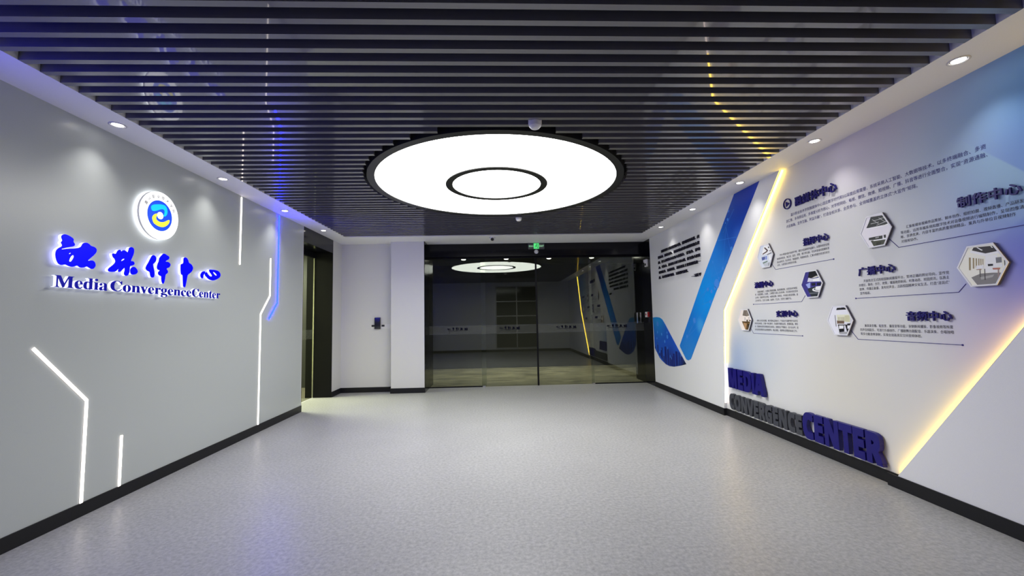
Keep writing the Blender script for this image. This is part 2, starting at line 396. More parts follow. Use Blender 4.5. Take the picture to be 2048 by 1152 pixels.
# ------------------------------------------------------------------ side doorway in the left wall
struct('trim_4', MB().box(XL - 0.5, XL - 0.001, DJ, DJ + 0.06, 0, H), M['black_matt'])                 # far jamb
struct('trim_5', MB().box(XL - 0.5, XL + 0.001, YW, DJ, 2.822, H), M['black_panel'])                       # lintel
struct('trim_6', MB().box(XL - 0.15, XL + 0.002, YW, YW + 0.012, 0, H), M['black_panel'])                  # near jamb edge
struct('trim_7', MB().box(XL - 0.002, XL + 0.002, YW - 0.012, YW, BB, H), M['plastic'])
d2 = struct('door_2', MB().box(-3.60, -3.55, YW, DJ, 2.72, 2.822), M['black_matt'])
gp = obj('glass_panel', MB().box(-3.585, -3.575, YW + 0.01, DJ, 0.01, 2.72), M['glass_side'], d2)
obj('frosted_band', MB().box(-3.574, -3.572, YW + 0.01, DJ, 1.139, 1.318), M['frost'], gp)
obj('door_edge', MB().box(-3.590, -3.570, DJ - 0.012, DJ, 0.0, 2.72), M['chrome'], d2)
struct('floor_2', MB().box(-7, XL - 0.35, YW - 1.2, 10.2, -0.1, -0.002), mat('dark_passage_floor', lin((92, 88, 76)), 0.4))
struct('wall_2', MB().box(-7, XL - 0.6, 10.0, 10.1, 0, H).box(-7.1, -7, YW - 1.2, 10.1, 0, H).box(-7, XL - 0.15, YW - 1.3, YW - 1.2, 0, H), M['lime'])
struct('ceiling_2', MB().box(-7, XL - 0.5, YW - 1.2, 10.1, H, H + 0.1), M['soffit'])
struct('trim_8', MB().box(-7, XL - 0.6, 9.93, 9.98, 2.86, 2.93), M['black_matt'])
pl = bpy.data.lights.new('passage_light', 'AREA'); pl.energy = 420; pl.size = 1.2; pl.color = (1.0, 0.98, 0.8)
plo = bpy.data.objects.new('passage_light', pl); COL.objects.link(plo); plo.location = (-5.2, 8.2, H - 0.05)

# ------------------------------------------------------------------ ceiling lamp
lamp = thing('ceiling_lamp', (LX, LY, H), 'large round white ceiling lamp with black rim set flush among dark slats', 'ceiling lamp')
def ring(r0, r1, z0, z1, n=96, mb=None):
    return (mb or MB()).lathe([(r0, z1), (r0, z0), (r1, z0), (r1, z1), (r0, z1)], (LX, LY, 0), n=n, smooth=False)
obj('rim', ring(LR, LO, H - 0.006, H + 0.16), M['rim'], lamp)
def disc(r0, r1, z, n=96):
    vs = []
    for k in range(n):
        a = 2 * math.pi * k / n
        vs += [(LX + r0 * math.cos(a), LY + r0 * math.sin(a), z), (LX + r1 * math.cos(a), LY + r1 * math.sin(a), z)]
    return MB().add(vs, [(2 * k, 2 * k + 1, (2 * k + 3) % (2 * n), (2 * k + 2) % (2 * n)) for k in range(n)])
obj('diffuser', disc(0.60, LR + 0.002, H + 0.004), M['lamp'], lamp)
obj('inner_ring', ring(0.535, 0.618, H - 0.006, H + 0.05, 72), M['rim'], lamp)
obj('centre_diffuser', disc(0.0, 0.54, H + 0.002, 72), M['lamp2'], lamp)

# ------------------------------------------------------------------ downlights
dl_ring = MB().lathe([(0.056, 0.0), (0.058, -0.004), (0.046, -0.006), (0.040, 0.003)], (0, 0, 0), n=24).mesh('trim_ring', M['plastic'])
dl_lens = MB().lathe([(0.001, -0.0015), (0.037, -0.0015), (0.037, 0.006), (0.001, 0.006)], (0, 0, 0), n=24).mesh('lens', M['spot'])
sl = bpy.data.lights.new('downlight_beam', 'SPOT'); sl.energy = SPOT; sl.spot_size = math.radians(96); sl.spot_blend = 1.0
sl.shadow_soft_size = 0.035; sl.color = (1.0, 0.97, 0.92)
dim = sl.copy(); dim.energy = 170; dim.color = (1.0, 0.97, 0.82); dim.spot_size = math.radians(120)
def downlight(x, y, label, group, light):
    r = thing('downlight', (x, y, H), label, 'downlight', group)
    link('trim_ring', dl_ring, r, False); link('lens', dl_lens, r, False)
    l = bpy.data.objects.new('beam', light); COL.objects.link(l); l.location = (0, 0, -0.012); l.parent = r
LN = ['nearest', 'second', 'third', 'fourth', 'fifth']
lefts = [(3.378, 'small round downlight above the upper left of the round emblem'),
         (4.681, 'small round downlight between the emblem and the short white wall strip'),
         (6.052, 'small round downlight beside the top of the blue light strip'),
         (7.403, 'small round downlight in the soffit over the black side doorway')]
rights = [(2.493, 'small round downlight nearest the camera in the right soffit'),
          (3.730, 'small round downlight above the long paragraph of the mural'),
          (4.946, 'small round downlight above the top end of the blue bar'),
          (6.198, 'small round downlight between the blue bar and the raised quotation'),
          (7.438, 'small round downlight in the right soffit, nearest the glass doors')]
for y_, lb in lefts: downlight(-3.04, y_, lb, 'downlights along the left soffit', sl)
for y_, lb in rights: downlight(3.062, y_, lb, 'downlights along the right soffit', sl)
lob_lens = MB().lathe([(0.066, 0.0), (0.060, -0.022), (0.035, -0.034), (0.001, -0.036)], (0, 0, 0), n=20).mesh('lens', M['spot'])
for i, (x_, lb) in enumerate([(-0.854, 'tiny lobby downlight behind the glass, first from the left'), (0.299, 'tiny lobby downlight behind the glass, second from the left'),
             (1.463, 'tiny lobby downlight behind the glass, third from the left'), (2.636, 'tiny lobby downlight behind the glass, last on the right')]):
    r = thing('downlight', (x_, 11.18, H + 0.009), lb, 'downlight', 'downlights in the dark lobby')
    link('trim_ring', dl_ring, r, False); link('lens', lob_lens, r, False)
    l = bpy.data.objects.new('beam', dim); COL.objects.link(l); l.location = (0, 0, -0.045); l.parent = r

# ------------------------------------------------------------------ light strips
def ribbon(path, wd):
    """mitred outline of a polyline in 2D"""
    pts = [Vector(p) for p in path]; n = len(pts); A, B = [], []
    for i in range(n):
        d0 = (pts[i] - pts[i - 1]).normalized() if i else None
        d1_ = (pts[i + 1] - pts[i]).normalized() if i < n - 1 else None
        d0 = d0 or d1_; d1_ = d1_ or d0
        nn = Vector((-(d0 + d1_).y, (d0 + d1_).x)).normalized()
        k = wd / 2 / max(0.3, nn.dot(Vector((-d0.y, d0.x))))
        A.append(pts[i] + nn * k); B.append(pts[i] - nn * k)
    return A, B
def strip_mb(path, wd, P, a, b):
    A, B = ribbon(path, wd); mb = MB()
    for i in range(len(A) - 1):
        mb.prism([tuple(A[i]), tuple(A[i + 1]), tuple(B[i + 1]), tuple(B[i])], P, a, b)
    return mb
def wall_strip(path, label, m_, wd=0.019, group=None):
    t = thing('light_strip', (XL, path[-1][0], path[-1][1]), label, 'light strip', group)
    obj('channel', strip_mb(path, wd + 0.008, Px, XL + 0.0002, XL + 0.0015), M['alu'], t)
    obj('diffuser', strip_mb(path, wd, Px, XL + 0.0015, XL + 0.007), m_, t)
G = 'light strips set in the left wall'
wall_strip([(3.033, 1.311), (3.436, 0.880), (3.436, BB - 0.012)], 'bent white light strip at lower left, slanting then running down to the baseboard', M['led_white'], 0.020, G)
wall_strip([(3.760, 0.522), (3.760, BB - 0.008)], 'short vertical white light strip standing just above the baseboard', M['led_white'], 0.019, G)
wall_strip([(6.040, 2.383), (6.040, 1.845), (5.819, 1.584), (5.819, BB - 0.004)], 'long kinked white light strip running down to the baseboard', M['led_white'], 0.020, G)
wall_strip([(5.326, 3.066), (5.326, 2.202)], 'vertical white light strip hanging from the soffit, right of the emblem', M['led_white'], 0.019, G)
wall_strip([(6.245, 3.060), (6.245, 1.751), (6.025, 1.516)], 'blue light strip with a slanted lower end', M['led_blue'], 0.022, G)
# the same kind of blue strip goes on up the wall beside the camera, just outside the picture
wall_strip([(1.95, 3.066), (1.95, 1.60), (1.75, 1.36)], 'blue light strip nearest the camera on the left wall', M['led_blue'], 0.022, G)

def edge_strip(path, side, label, tail=None):
    """strip in the edge of the raised wall panel; path in (y, z), side = towards the mural"""
    t = thing('edge_light', (XR, path[-1][0], path[-1][1]), label, 'light strip', 'warm strips around the mural')
    A, B = ribbon(path, 0.016); mb = MB()
    O = A if side > 0 else B; pts = [Vector(p) for p in path]
    for i in range(len(pts) - 1):
        if tail and i == len(pts) - 2:
            obj('lower_diffuser', MB().prism([tuple(pts[i]), tuple(pts[i + 1]), tuple(O[i + 1]), tuple(O[i])], Px, XR + 0.008, XR + 0.034), tail, t)['label'] = 'pale pinkish lower length'
            continue
        mb.prism([tuple(pts[i]), tuple(pts[i + 1]), tuple(O[i + 1]), tuple(O[i])], Px, XR + 0.008, XR + 0.034)
    obj('diffuser', mb, M['led_warm'], t)
    mb = MB()
    Q = [p + (o_ - p) * 0.5 for p, o_ in zip(pts, O)]
    for i in range(len(pts) - 1):
        mb.prism([tuple(pts[i]), tuple(pts[i + 1]), tuple(Q[i + 1]), tuple(Q[i])], Px, XR + 0.001, XR + 0.0075)
    obj('channel', mb, M['alu'], t)
edge_strip([(4.500, H - 0.002), (5.852, 1.514), (5.925, 0.75), (5.984, BB + 0.004)], -1, 'bent warm yellow light strip along the far edge of the mural', M['led_pink'])
edge_strip([(3.372, BB + 0.01), (2.46, 1.332), (2.2, 1.66), (1.61, H - 0.01)], -1, 'slanting warm light strip hidden in the near edge of the mural')

# ------------------------------------------------------------------ lettering tools
_cache = {}
def glyphs(body, ext=0.0, bold=0.0, res=2):
    """(verts, faces) of a text in its own units (em = 1)"""
    k = (body, ext, bold, res)
    if k in _cache: return _cache[k]
    c = bpy.data.curves.new('t', 'FONT'); c.body = body; c.size = 1; c.resolution_u = res; c.extrude = ext
    o = bpy.data.objects.new('t', c); COL.objects.link(o)
    dg = bpy.context.evaluated_depsgraph_get(); dg.update()
    me = bpy.data.meshes.new_from_object(o.evaluated_get(dg))
    v = [tuple(q.co) for q in me.vertices]; f = [tuple(p.vertices) for p in me.polygons]
    bpy.data.objects.remove(o); bpy.data.curves.remove(c); bpy.data.meshes.remove(me)
    if bold:
        V, Fc = [], []
        for dx, dy in ((0, 0), (bold, bold * 0.97), (-bold * 0.98, bold), (bold * 0.96, -bold), (-bold, -bold * 0.95)):
            b_ = len(V); kz_ = 1 - 0.012 * len(V) / max(1, len(v)); V += [(x + dx, y_ + dy, z * kz_) for x, y_, z in v]; Fc += [tuple(b_ + i for i in q) for q in f]
        v, f = V, Fc
    _cache[k] = (v, f)
    return v, f
def bbox(v): 
    xs = [q[0] for q in v]; ys = [q[1] for q in v]
    return min(xs), max(xs), min(ys), max(ys)
def advance(prefix):
    if not prefix: return 0.0
    return bbox(glyphs(prefix + '|')[0])[1] - bbox(glyphs('|')[0])[1]
PR = lambda y0, z0, x: (lambda u, v, w_: (x - w_, y0 - u, z0 + v))     # on the right wall, reading towards the camera
PL = lambda y0, z0, x: (lambda u, v, w_: (x + w_, y0 + u, z0 + v))     # on the left wall
def fit_line(text, P, width, em, mb=None, indent=0, ext=0.0, bold=0.0):
    """one printed line squeezed to a width"""
    v, f = glyphs(text, ext, bold)
    x0, x1, _, _ = bbox(v); sx = width / (x1 - x0)
    mb = mb or MB()
    return mb.add([P((a - x0) * sx, b_ * em, 0.0) for a, b_, c in v], f)
def letters(t, text, P, width, em, depth, m_, name='letter', bold=0.0, squeeze=1.0, res=3, back=None):
    """each letter a part of thing t; P maps (along, up, out)"""
    v, f = glyphs(text, 0, bold); X0, X1, _, _ = bbox(v); sx = width / (X1 - X0)
    pre = ''
    for ch in text:
        adv = advance(pre) if pre else 0.0
        pre += ch
        if ch == ' ': continue
        v, f = glyphs(ch, 0.5, bold, res)
        hk = 0.714 / 0.766 if ord(ch) == 0x1D5F9 else 1.0
        mb = MB().add([P((adv + a - X0) * sx, b_ * em * hk, (c + 0.5) * depth) for a, b_, c in v], f)
        obj(name, mb, m_, t)

# ------------------------------------------------------------------ left wall: backlit sign
def smooth(pts, k=4):
    n = len(pts); out = []
    for i in range(n):
        p0, p1, p2, p3 = (Vector(pts[(i + j - 1) % n]) for j in range(4))
        for q in range(k):
            s_ = q / k
            out.append(tuple(0.5 * ((2 * p1) + (p2 - p0) * s_ + (2 * p0 - 5 * p1 + 4 * p2 - p3) * s_ ** 2 + (3 * p1 - p0 - 3 * p2 + p3) * s_ ** 3)))
    return out
def filled(contours, ext):
    """2D outline with holes -> (verts, faces), extruded"""
    c = bpy.data.curves.new('t', 'CURVE'); c.dimensions = '2D'; c.fill_mode = 'BOTH'; c.extrude = ext
    for pts in contours:
        sp = c.splines.new('POLY'); sp.points.add(len(pts) - 1)
        for p, q in zip(sp.points, pts): p.co = (q[0], q[1], 0, 1)
        sp.use_cyclic_u = True
    o = bpy.data.objects.new('t', c); COL.objects.link(o)
    dg = bpy.context.evaluated_depsgraph_get(); dg.update()
    me = bpy.data.meshes.new_from_object(o.evaluated_get(dg))
    v = [tuple(q.co) for q in me.vertices]; f = [tuple(p.vertices) for p in me.polygons]
    bpy.data.objects.remove(o); bpy.data.curves.remove(c); bpy.data.meshes.remove(me)
    return v, f
ZA = lambda q: (90 + q[0] / 7.2, 450 + q[1] / 7.2)
ZB = lambda q: (260 + q[0] / 8.23, 480 + q[1] / 8.23)
XS = XL + 0.050           # plane of the sign faces
CALLI = [
 (ZA, [[(252,150),(285,133),(330,145),(385,175),(415,205),(412,240),(430,270),(428,295),(400,310),(345,320),(290,331),(240,350),(330,341),(440,335),(500,325),(530,305),(555,265),(600,255),(640,275),(665,300),(710,315),(740,340),(746,370),(735,400),(700,440),(660,475),(622,512),(680,510),(715,530),(730,570),(725,600),(700,628),(670,632),(640,615),(605,598),(560,612),(510,610),(470,585),(430,595),(390,602),(345,590),(300,570),(240,575),(205,560),(180,520),(165,470),(160,420),(170,370),(200,335),(245,310),(256,290),(246,268),(240,250),(258,225),(252,200),(245,175)],
       [(350,522),(365,470),(395,437),(420,440),(420,470),(385,523)], [(347,415),(368,400),(380,404),(362,418)]]),
 (ZA, [[(975,420),(990,408),(1010,415),(1030,410),(1050,375),(1070,358),(1090,360),(1105,388),(1118,370),(1145,363),(1175,380),(1195,395),(1210,360),(1220,330),(1245,318),(1272,330),(1285,360),(1280,410),(1262,460),(1240,515),(1270,522),(1290,545),(1285,570),(1255,585),(1228,592),(1222,650),(1215,690),(1195,722),(1170,732),(1150,715),(1145,690),(1155,650),(1150,615),(1120,640),(1090,670),(1065,675),(1060,650),(1075,612),(1040,650),(1010,670),(960,675),(925,668),(915,640),(940,610),(990,570),(1020,530),(1010,490),(985,460)],
       [(1100,520),(1115,495),(1150,485),(1140,502)], [(1262,605),(1300,608),(1330,645),(1336,678),(1310,706),(1262,714),(1238,690),(1236,640)]]),
 (ZB, [[(390,250),(415,262),(435,300),(430,340),(405,375),(382,398),(385,430),(395,480),(405,540),(400,600),(380,618),(355,612),(340,580),(330,530),(300,510),(275,490),(265,460),(280,420),(310,370),(340,310),(365,265)],
       [(555,225),(580,230),(610,250),(640,270),(650,295),(635,320),(600,340),(590,355),(630,362),(660,385),(666,420),(645,450),(612,466),(605,482),(620,500),(626,525),(615,550),(590,570),(580,620),(570,680),(548,720),(530,690),(522,640),(520,600),(485,580),(468,550),(475,522),(495,500),(465,488),(450,450),(460,400),(480,350),(490,300),(520,260),(540,240)]]),
 (ZB, [[(910,285),(940,300),(960,335),(975,375),(1010,400),(1035,440),(1038,475),(1020,515),(985,550),(955,575),(945,610),(930,690),(915,760),(900,780),(882,760),(878,700),(875,620),(870,580),(848,560),(840,500),(840,440),(845,400),(870,390),(885,370),(887,320),(895,295)]]),
 (ZB, [[(1195,520),(1230,515),(1240,538),(1215,575),(1205,620),(1190,632),(1170,610),(1165,570),(1180,540)],
       [(1240,550),(1262,530),(1290,570),(1330,600),(1355,592),(1340,560),(1315,525),(1310,490),(1350,488),(1400,493),(1450,508),(1480,538),(1492,575),(1480,610),(1450,635),(1420,652),(1380,665),(1340,662),(1300,645),(1265,610),(1240,580)],
       [(1370,528),(1400,538),(1432,575),(1420,587),(1390,565)]]),
]
sg = thing('backlit_calligraphy_sign', (XL, 4.0, 1.93), 'five glowing blue brush-style Chinese characters standing off the grey wall below the emblem', 'sign')
FLATCH = []
for zf, cons in CALLI:
    w3 = [[ray(zf(q), 0, XS) for q in smooth(c)] for c in cons]
    pts = [[(p.y, p.z) for p in c] for c in w3]
    v, f = filled(pts, 0.5)
    v2, f2 = filled(pts, 0.0); FLATCH.append((v2, f2))
    Pm = lambda a, b_: MB().add([(a + (c + 0.5) * (b_ - a), x_, y_) for x_, y_, c in v], f)
    ch = obj('character', Pm(XS - 0.006, XS), M['sign_blue'], sg)
    obj('acrylic_body', Pm(XS - 0.028, XS - 0.0062), M['sign_side'], ch)
    obj('back_light', MB().add([(XS - 0.0285, x_, y_) for x_, y_, c in v2], f2), M['sign_back'], ch)
se = thing('backlit_english_sign', (XL, 4.0, 1.75), 'row of blue serif English letters on the grey wall under the brush-style characters', 'sign')
def eng(text, y0, y1, z0, cap):
    w_ = y1 - y0
    letters(se, text, PL(y0, z0, XS - 0.006), w_, cap / 0.69, 0.006, M['sign_navy'])
    letters(se, text, PL(y0, z0, XS - 0.028), w_, cap / 0.69, 0.0218, M['sign_side'], name='letter_body')
def mb_bold(s_):     # mathematical bold serif alphabet
    return ''.join(chr(0x1D400 + ord(c) - 65) if c.isupper() else chr(0x1D41A + ord(c) - 97) if c.islower() else c for c in s_)
def mb_sans(s_):     # mathematical sans bold capitals
    return ''.join(chr(0x1D5F9) if c == 'I' else chr(0x1D5D4 + ord(c) - 65) if c.isupper() else c for c in s_)   # a plain bar for the I
eng(mb_bold('Media'), 3.104, 3.512, 1.746, 0.088)
eng(mb_bold('Convergence'), 3.540, 4.448, 1.748, 0.086)
eng(mb_bold('Center'), 4.462, 4.900, 1.749, 0.086)

# emblem
EY, EZ, ER = 4.004, 2.492, 0.226
em = thing('round_emblem', (XL, EY, EZ), 'round glowing white emblem with blue centre and cyan and yellow hooks', 'emblem')
PE = lambda u, v, w_: (XL + w_, EY + u, EZ + v)
circ = lambda r, n=64, cx=0, cy=0: [(cx + r * math.cos(2 * math.pi * k / n), cy + r * math.sin(2 * math.pi * k / n)) for k in range(n)]
obj('face', MB().prism(circ(ER), PE, 0.045, 0.050), M['emb_white'], em)
obj('edge', MB().prism(circ(ER), PE, 0.026, 0.0449), M['emb_side'], em)
obj('back_light', MB().prism(circ(ER * 0.985), PE, 0.018, 0.0259), M['emb_back'], em)
obj('blue_centre', MB().prism(circ(ER * 0.64), PE, 0.050, 0.0512), M['emb_blue'], em)
ZE = lambda q: (260 + q[0] / 9.6, 370 + q[1] / 9.6)
def emb_poly(name, pts, h0, h1, m_, k=4):
    q = [ray(ZE(p), 0, XL + 0.051) for p in smooth(pts, k)]
    v, f = filled([[(a.y - EY, a.z - EZ) for a in q]], 0.5)
    obj(name, MB().add([PE(a, b_, h0 + (c + 0.5) * (h1 - h0)) for a, b_, c in v], f), m_, em)
emb_poly('cyan_hook', [(402,430),(415,395),(460,375),(540,370),(610,375),(665,395),(700,440),(716,510),(705,570),(672,605),(640,600),(655,560),(662,520),(655,485),(625,465),(580,470),(520,490),(460,500),(420,485)], 0.0512, 0.0535, M['emb_cyan'])
emb_poly('yellow_hook', [(425,640),(435,595),(470,560),(520,548),(515,585),(500,620),(505,660),(540,695),(590,712),(650,710),(700,690),(740,672),(757,690),(740,740),(700,780),(640,808),(570,800),(500,765),(450,720)], 0.0512, 0.0535, M['emb_yellow'])
cb = ray(ZE((578, 588)), 0, XL + 0.051)
obj('white_ball', MB().prism(circ(0.034, 32, cb.y - EY, cb.z - EZ), PE, 0.0512, 0.0545), M['emb_white'], em)
marks = MB()
for i, ch in enumerate('嘉兴职业技术学院'):
    a = math.radians(152 - i * 124 / 7)
    v, f = glyphs(ch, 0.0, 0.02); s_ = 0.036
    ca, sa = math.cos(a - math.pi / 2), math.sin(a - math.pi / 2)
    cx, cy = 0.182 * math.cos(a), 0.182 * math.sin(a)
    marks.add([PE(cx + s_ * ((p[0] - 0.5) * ca - (p[1] - 0.38) * sa), cy + s_ * ((p[0] - 0.5) * sa + (p[1] - 0.38) * ca), 0.0507) for p in v], f)
tag(obj('ring_of_characters', marks, mat('emblem_grey_ink', (0.25, 0.25, 0.27), 0.5, emit=(0.3, 0.3, 0.32), estr=0.5), em), kind='stuff')

# ------------------------------------------------------------------ right wall: raised quotation, graphics
KQ = (XR - 0.016) / (XR - 0.02)
qt = thing('raised_quotation', (XR, 7.3, 2.37), 'block of small raised black Chinese lettering on the white wall beside the glass doors', 'lettering')
QL = [('宣传思想工作要把握大势，做到因势而谋、应', 7.948, 6.416, 2.682), ('势而动、顺势而为。我们要加快推动媒体融合发', 8.117, 6.420, 2.583),
      ('展，使主流媒体具有强大传播力、引导力、影响', 8.117, 6.416, 2.483), ('力、公信力，形成网上网下同心圆，使全体人民在', 8.106, 6.412, 2.382),
      ('理想信念、价值理念、道德观念上紧紧团结在一', 8.106, 6.420, 2.283), ('起，让正能量更强劲、主旋律更高昂。', 8.115, 6.860, 2.182), ('—习近平', 6.740, 6.420, 2.074)]
for s_, y0, y1, z in QL:
    v, f = glyphs(s_, 0.5, 0.010, 1); x0, x1, a0, a1 = bbox(v); sx = (y0 - y1) / (x1 - x0)
    P = PR(y0, z, XR - 0.004)
    tag(obj('lettering_line', MB().add([P((a - x0) * sx, b_ * 0.058, (c + 0.5) * 0.014) for a, b_, c in v], f), mat('black_lettering', lin((20, 18, 40)), 0.5), qt), kind='stuff')

K4 = lambda q: (1280 + q[0] / 4.8, 320 + q[1] / 4.8); K5 = lambda q: (1280 + q[0] / 4.8, 560 + q[1] / 4.8)
def on_wall(pts, x=XR): return [(p.y, p.z) for p in (ray(q, 0, x) for q in pts)]
bar = thing('blue_bar_graphic', (XR, 6.3, 1.9), 'long slanting blue bar graphic on the white wall, rising to the soffit', 'wall graphic')
bp_ = on_wall([K4((905, 315)), K4((1145, 190)), K5((775, 0)), K5((498, 738)), K5((488, 760)), K5((468, 771)), K5((450, 765)), K5((440, 750)), K5((388, 645)), K5((384, 628)), K5((600, 0))])
bp_[0] = (bp_[0][0], H - 0.003); bp_[1] = (bp_[1][0], H - 0.003)
obj('panel', MB().prism(bp_, Px, XR - 0.005, XR - 0.0005), M['bar_blue'], bar)
arc = thing('blue_arc_graphic', (XR, 7.9, 0.95), 'blue curved graphic with a dark skyline low on the white wall beside the doors', 'wall graphic')
ap = on_wall([K5(q) for q in [(125, 360), (160, 356), (190, 360), (215, 378), (240, 420), (340, 610), (445, 808), (400, 820), (330, 832), (285, 826), (250, 808), (215, 775), (190, 745), (145, 655)]])
ap = [(min(a, 8.552), b_) for a, b_ in ap]
obj('panel', MB().prism(ap, Px, XR - 0.005, XR - 0.0005), M['arc_blue'], arc)
def clip(poly, conv):
    """clip a polygon to a convex one (2D)"""
    area = sum(conv[i][0] * conv[(i + 1) % len(conv)][1] - conv[(i + 1) % len(conv)][0] * conv[i][1] for i in range(len(conv)))
    sg_ = 1 if area > 0 else -1; out = list(poly)
    for i in range(len(conv)):
        a, b_ = conv[i], conv[(i + 1) % len(conv)]
        side = lambda p: sg_ * ((b_[0] - a[0]) * (p[1] - a[1]) - (b_[1] - a[1]) * (p[0] - a[0]))
        inp, out = out, []
        for j in range(len(inp)):
            p, q = inp[j], inp[(j + 1) % len(inp)]; sp, sq = side(p), side(q)
            if sp >= 0: out.append(p)
            if sp * sq < 0:
                t_ = sp / (sp - sq); out.append((p[0] + (q[0] - p[0]) * t_, p[1] + (q[1] - p[1]) * t_))
        if not out: return []
    return out
# constellation lines and dots printed on the bar
LP = [((845,490),(750,780)),((880,850),(840,1000)),((750,775),(930,738)),((830,640),(795,1050)),((905,470),(800,700)),((830,650),(870,860)),((700,980),(690,1152)),((700,970),(760,1140)),((690,1120),(795,1060)),((880,850),(800,1040))]
LP5 = [((640,40),(600,240)),((600,240),(700,190)),((680,50),(570,190)),((430,600),(570,300)),((520,400),(430,640)),((450,560),(560,440)),((690,20),(740,60)),((470,500),(640,260))]
pm = MB()
for zf, ls in ((K4, LP), (K5, LP5)):
    for a, b_ in ls:
        A, B = ribbon(on_wall([zf(a), zf(b_)]), 0.0055)
        q = clip([tuple(A[0]), tuple(A[1]), tuple(B[1]), tuple(B[0])], [bp_[0], bp_[1], bp_[3], bp_[8]])
        if len(q) > 2: pm.add([(XR - 0.0054, u, v) for u, v in q], [tuple(range(len(q)))])
for zf, (cx, cy), r in [(K4, (852, 490), .02), (K4, (845, 572), .022), (K4, (825, 605), .012), (K4, (882, 850), .03), (K4, (798, 1040), .024), (K4, (702, 978), .018), (K4, (760, 1135), .02),
                        (K5, (740, 35), .07), (K5, (722, 80), .03), (K5, (690, 110), .03), (K5, (525, 388), .045), (K5, (545, 180), .025), (K5, (575, 120), .02), (K5, (655, 90), .03), (K5, (680, 210), .03), (K5, (455, 540), .03)]:
    c = on_wall([zf((cx, cy))])[0]
    q = clip(circ(r, 16, c[0], c[1]), [bp_[0], bp_[1], bp_[3], bp_[8]])
    if len(q) > 2: pm.add([(XR - 0.0056, u, v) for u, v in q], [tuple(range(len(q)))])
tag(obj('printed_network', pm, M['pattern'], bar), kind='stuff')
# skyline printed on the arc
pm, pw = MB(), MB(); hull = [ap[0], ap[2], ap[4], ap[6], ap[8], ap[10], ap[13]]
xq = 8.50
while xq > 7.3:
    wq = random.uniform(0.03, 0.10); hq = random.uniform(0.70, 0.93) - (8.5 - xq) * 0.10
    q = clip([(xq, 0.4), (xq, hq), (xq - wq, hq), (xq - wq, 0.4)], hull)
    if len(q) > 2: pm.add([(XR - 0.0053, u, v) for u, v in q], [tuple(range(len(q)))])
    if random.random() < 0.7:
        zc = random.uniform(0.6, hq); q = clip([(xq - 0.01, zc), (xq - 0.01, zc + 0.05), (xq - 0.03, zc + 0.05), (xq - 0.03, zc)], hull)
        if len(q) > 2: pw.add([(XR - 0.0056, u, v) for u, v in q], [tuple(range(len(q)))])
    xq -= wq + random.uniform(0.0, 0.05)
tag(obj('printed_skyline', pm, mat('printed_navy_skyline', lin((18, 34, 120)), 0.4), arc), kind='stuff')
for (cx, cy), r in [((172, 420), .05), ((265, 545), .04), ((262, 505), .025), ((210, 520), .03), ((170, 500), .03), ((240, 590), .03), ((165, 560), .025)]:
    c = on_wall([K5((cx, cy))])[0]; q = clip(circ(r, 14, c[0], c[1]), hull)
    if len(q) > 2: pw.add([(XR - 0.0056, u, v) for u, v in q], [tuple(range(len(q)))])
tag(obj('printed_sparkles', pw, M['pattern'], arc), kind='stuff')

# ------------------------------------------------------------------ right wall: the mural's texts (y, z measured at x=3.285, carried to the mural plane)
KM = RX / 3.2849
ky = lambda y_: y_ * KM
kz = lambda z: CZ + (z - CZ) * KM
def paragraph(name, lines, em_, m_):
    mb = MB()
    for s_, y0, y1, z in lines:
        fit_line(s_, PR(ky(y0), kz(z) + em_ * 0.08, RX - 0.0012), ky(y0) - ky(y1), em_, mb)
    return tag(obj(name, mb, m_, mural), kind='stuff')
paragraph('printed_paragraph', [
    ('嘉兴职业技术学院融媒体中心适应数字时代和5G深度应用需要，系统采用人工智能、大数据等技术，以多终端融合、多资', 4.411, 2.569, 2.519),
    ('源汇聚、多场景应用、多维度分析为核心，对学校网站、电视、微信、微博、短视频、广播、抖音等进行全面整合，实现“资源通融、', 4.489, 2.565, 2.462),
    ('内容兼融、宣传互融、利益共融”，打造全校共享、全员参与、全领域覆盖的立体式“大宣传”矩阵。', 4.487, 3.03, 2.402)], 0.037, M['print_navy'])
